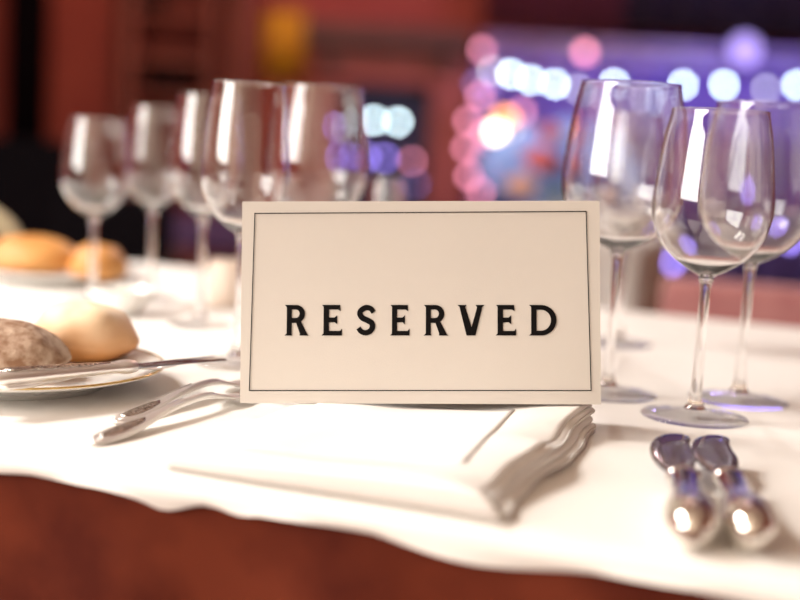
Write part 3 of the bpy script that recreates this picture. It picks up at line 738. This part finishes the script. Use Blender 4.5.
drape('black_curtain', bgx(2, 8.9), bgx(44, 8.9), 8.95, 0.01, 3.3, M['black_drape'], 'narrow black curtain hanging at the far left wall', 3, .03)
yb = 8.9
drape('stage_curtain', bgx(474, yb), X1-.1, yb, .01, bgz(40, yb, 600), M['violet_drape'], 'blue violet lit stage curtain behind the string of bulbs', 16, .05)
M['dark_val'] = noisy(mat('dark_valance', (.012, .008, .016), .9), 5, (.02, .008, .012)); M['red_val'] = mat('dark_red_valance', (.10, .015, .018), .9)
drape('black_valance', bgx(612, yb-.12), X1-.1, yb-.15, bgz(36, yb, 700), 3.2, M['dark_val'], 'black valance above the stage curtain at upper right', 12, .03)
drape('red_valance', bgx(474, yb-.12), bgx(611, yb-.12), yb-.15, bgz(34, yb, 540), 3.2, M['red_val'], 'dark red valance above the stage curtain near the middle', 6, .03)
# truss bar across the stage
M['truss'] = mat('truss_metal', (.55, .5, .75), .35, .7)
tr = empty('stage_truss', (0, 8.45, 0), 0, 'metal stage truss running above the string of bulbs', 'truss')
z1, z2 = bgz(44, 8.45, 600), bgz(58, 8.45, 600); xa, xb = bgx(478, 8.45), X1-.15
for z in (z1, z2): v, f = tube([(xa, 0, z), (xb, 0, z)], .02, 10); mesh('chord', v, f, M['truss'], tr)
nb = 22
for i in range(nb):
    x = xa+(xb-xa)*i/nb; w = (xb-xa)/nb; v, f = tube([(x, 0, z1 if i % 2 else z2), (x+w, 0, z2 if i % 2 else z1)], .01, 8); mesh('brace', v, f, M['truss'], tr)
for x in (xa+.02, xb-.02): v, f = tube([(x, 0, 0.02), (x, 0, z1)], .025, 10); mesh('upright', v, f, M['truss'], tr); boxo('foot_plate', x-.15, x+.15, -.15, .15, 0, .02, M['truss'], tr)

# fireplace-like portal
M['portal'] = noisy(mat('red_stone', (.36, .10, .075), .6), 6, (.28, .07, .05)); 
fp = empty('portal', (0, 0, 0), 0, 'red stone portal with dark opening and dark lintel behind the sign', 'portal')
bgbox('lintel', 304, 474, 25, 47, 8.75, .4, M['wood'], fp); bgbox('frieze', 312, 470, 48, 84, 8.9, .28, M['portal'], fp)
bgbox('column', 430, 468, 85, 1000, 8.88, .3, M['portal'], fp); bgbox('column', 312, 346, 85, 1000, 8.88, .3, M['portal'], fp)
bgbox('opening', 347, 429, 85, 1000, 9.1, .08, M['navy'], fp); bgbox('capital', 436, 452, 52, 70, 8.82, .08, M['wood'], fp); bgbox('capital', 322, 338, 52, 70, 8.82, .08, M['wood'], fp)
# shelf unit
sh = empty('shelf_unit', (0, 0, 0), 0, 'red brown wooden shelf unit against the rear wall at left', 'shelf')
for a in ((122, 132), (206, 214), (232, 243)): bgbox('side_panel', a[0], a[1], -90, 1000, 8.75, .4, M['redwood'], sh)
for a in (-40, 12, 58, 92, 150): bgbox('shelf_board', 133, 205, a, a+6, 8.78, .36, M['redwood'], sh); 
for a in (-40, 90): bgbox('shelf_board', 215, 231, a, a+6, 8.78, .36, M['redwood'], sh)
bgbox('cornice', 118, 247, -108, -92, 8.7, .46, M['redwood'], sh)
def crate(px0, px1, py0, py1, label):
    t = empty('storage_box', (0, 0, 0), 0, label, 'box'); bgbox('body', px0, px1, py0+3, py1, 8.84, .25, M['black'], t); bgbox('lid', px0-1, px1+1, py0, py0+3, 8.83, .27, M['wood'], t)
crate(146, 192, 64, 92, 'black storage box on the shelf unit'); crate(136, 160, -12, 12, 'small dark box on the upper shelf')
# gold banner and wall trims
M['gold_fab'] = noisy(mat('gold_fabric', (.75, .48, .02), .6), 8, (.45, .2, .01))
drape('gold_banner', bgx(256, 8.95), bgx(296, 8.95), 9.165, bgz(78, 8.95, 275), bgz(6, 8.95, 275), M['gold_fab'], 'golden yellow cloth banner on the rear wall', 3, .022)
for i, a in enumerate(((113, 118), (247, 251))):
    o = bgbox('trim_%d' % (i+1), a[0], a[1], -200, 1000, 9.14, .06, M['wood']); struct(o, 'dark vertical wall trim')

# ------------------------------------------------------------------ string lights and lamps
E = {'cyan': glow('bulb_cold_white', (.72, .93, 1), 25), 'dim': glow('bulb_dim', (.72, .70, .78), 9), 'pink': glow('bulb_pink', (1, .33, .48), 6.5), 'violet': glow('bulb_violet', (.36, .26, 1), 9), 'lilac': glow('bulb_lilac', (.5, .36, 1), 2.2), 'warm': glow('lamp_warm', (1, .82, .6), 13), 'orange': glow('bulb_orange', (1, .35, .08), 7)}
M['cable'] = mat('black_cable', (.01, .01, .01), .6)
BM = {}
def bulb(parent, p, col, r_=.03):
    key = (col, r_)
    if key not in BM:
        me = ball(r_, 16, 10, (1, 1, 1.08)); me.name = 'bulb'; BM[key] = me
    b = link('bulb', BM[key], E[col], parent, loc=p)
    if 'sock' not in BM:
        v, f = lathe([(.012, .028), (.014, .03), (.014, .055), (.006, .062)], 10); m = bpy.data.meshes.new('socket'); m.from_pydata(v, [], f); BM['sock'] = m
    link('socket', BM['sock'], M['cable'], b)
def string(label, pts, y, up=.055, r_=.020, top=None):
    t = empty('string_light', (0, 0, 0), 0, label, 'string lights'); ps = []
    for px, py, col in pts:
        p = ud(px, py, y + .1*math.sin(px*.7)*(0 if top else 1)); bulb(t, p, col, r_); ps.append(p+Vector((0, 0, up)))
    if top: ps.insert(0, ud(top[0], top[1], y+.15 if y < 8.5 else y+.1))
    v, f = tube(catmull(ps, 5) if len(ps) > 2 else ps, .005, 6); mesh('cable', v, f, M['cable'], t); return t
string('string of cold white round bulbs across the stage at upper right', [(492, 71, 'dim'), (511, 74, 'cyan'), (531, 80, 'cyan'), (555, 84, 'cyan'), (578, 89, 'dim'), (614, 84, 'cyan'), (645, 98, 'dim'), (668, 100, 'cyan'), (683, 85, 'cyan'), (724, 85, 'cyan'), (766, 89, 'dim'), (797, 85, 'cyan'), (840, 88, 'cyan')], 8.2)
string('short string of cold white bulbs in the dark portal opening', [(341, 126, 'violet'), (353, 128, 'dim'), (374, 120, 'cyan'), (398, 122, 'cyan')], 8.86, top=(350, 86))
string('row of small violet bulbs low in the dark portal opening', [(345, 157, 'violet'), (366, 157, 'violet'), (385, 158, 'violet'), (412, 161, 'pink'), (416, 184, 'lilac')], 8.86, r_=.022, top=(349, 87))
S_ = string('pink string of bulbs hanging down beside the stage', [(482, 50, 'pink'), (476, 84, 'lilac'), (480, 96, 'pink'), (468, 121, 'pink'), (484, 133, 'pink'), (466, 148, 'pink'), (482, 161, 'pink'), (469, 176, 'pink'), (481, 192, 'pink')], 8.3, .05, .026, top=(479, 46))
string('second pink string of bulbs beside the warm stage lamp', [(498, 78, 'lilac'), (522, 112, 'pink'), (525, 140, 'pink'), (497, 160, 'pink')], 8.3, .05, .026, top=(500, 47))
def par(px, py, y, col, r_, label):
    p = ud(px, py, y); t = empty('stage_lamp', p, 0, label, 'stage lamp')
    v, f = lathe([(r_*.6, .16), (r_*.8, .15), (r_*1.15, .06), (r_*1.15, 0), (r_*1.02, 0), (r_*.95, .05), (r_*.3, .1), (.001, .1)], 24, cap=False); mesh('housing', v, f, M['cable'], t, rot=(R(-90), 0, 0))
    v, f = lathe([(.001, -.004), (r_*.6, -.001), (r_*.98, .006), (r_*.9, .02), (.001, .02)], 24, cap=False); mesh('lens', v, f, E[col], t, rot=(R(-90), 0, 0))
    v, f = tube([(-r_*1.3, .05, 0), (-r_*1.3, .05, r_*1.8), (r_*1.3, .05, r_*1.8), (r_*1.3, .05, 0)], .008, 8); mesh('yoke', v, f, M['cable'], t); return t
par(496, 132, 7.6, 'warm', .036, 'left of the two bright warm stage lamps above the sign'); par(513, 133, 7.62, 'warm', .036, 'right of the two bright warm stage lamps above the sign')
par(505, 122, 7.8, 'orange', .06, 'orange stage lamp just above the pair of bright lamps')
for l in [o for o in bpy.data.objects if o.name.startswith('stage_lamp') and o.type == 'EMPTY']:
    zz = l.location.z; v, f = tube([(0, .1, -zz+.012), (0, .1, .03)], .012, 8); mesh('stand', v, f, M['cable'], l)
    v, f = lathe([(.04, -zz), (.04, -zz+.01), (.02, -zz+.02)], 20); mesh('base', v, f, M['cable'], l, loc=(0, .1, 0))
par(585, 52, 8.2, 'pink', .035, 'pink stage lamp hanging on the truss'); par(745, 50, 8.2, 'lilac', .085, 'big lilac stage lamp hanging on the truss at upper right')
al = par(655, 283, 6.0, 'orange', .04, 'small amber lamp low behind the wine glasses at right')
zz = al.location.z
v, f = tube([(0, .1, -zz+.012), (0, .1, 0)], .012, 8); mesh('stand', v, f, M['cable'], al); v, f = lathe([(.1, -zz), (.1, -zz+.01), (.02, -zz+.02)], 20); mesh('base', v, f, M['cable'], al, loc=(0, .1, 0))
string('low row of violet bulbs near the floor at right', [(672, 262, 'violet'), (762, 191, 'violet'), (790, 240, 'violet')], 6.4, .04, .025)
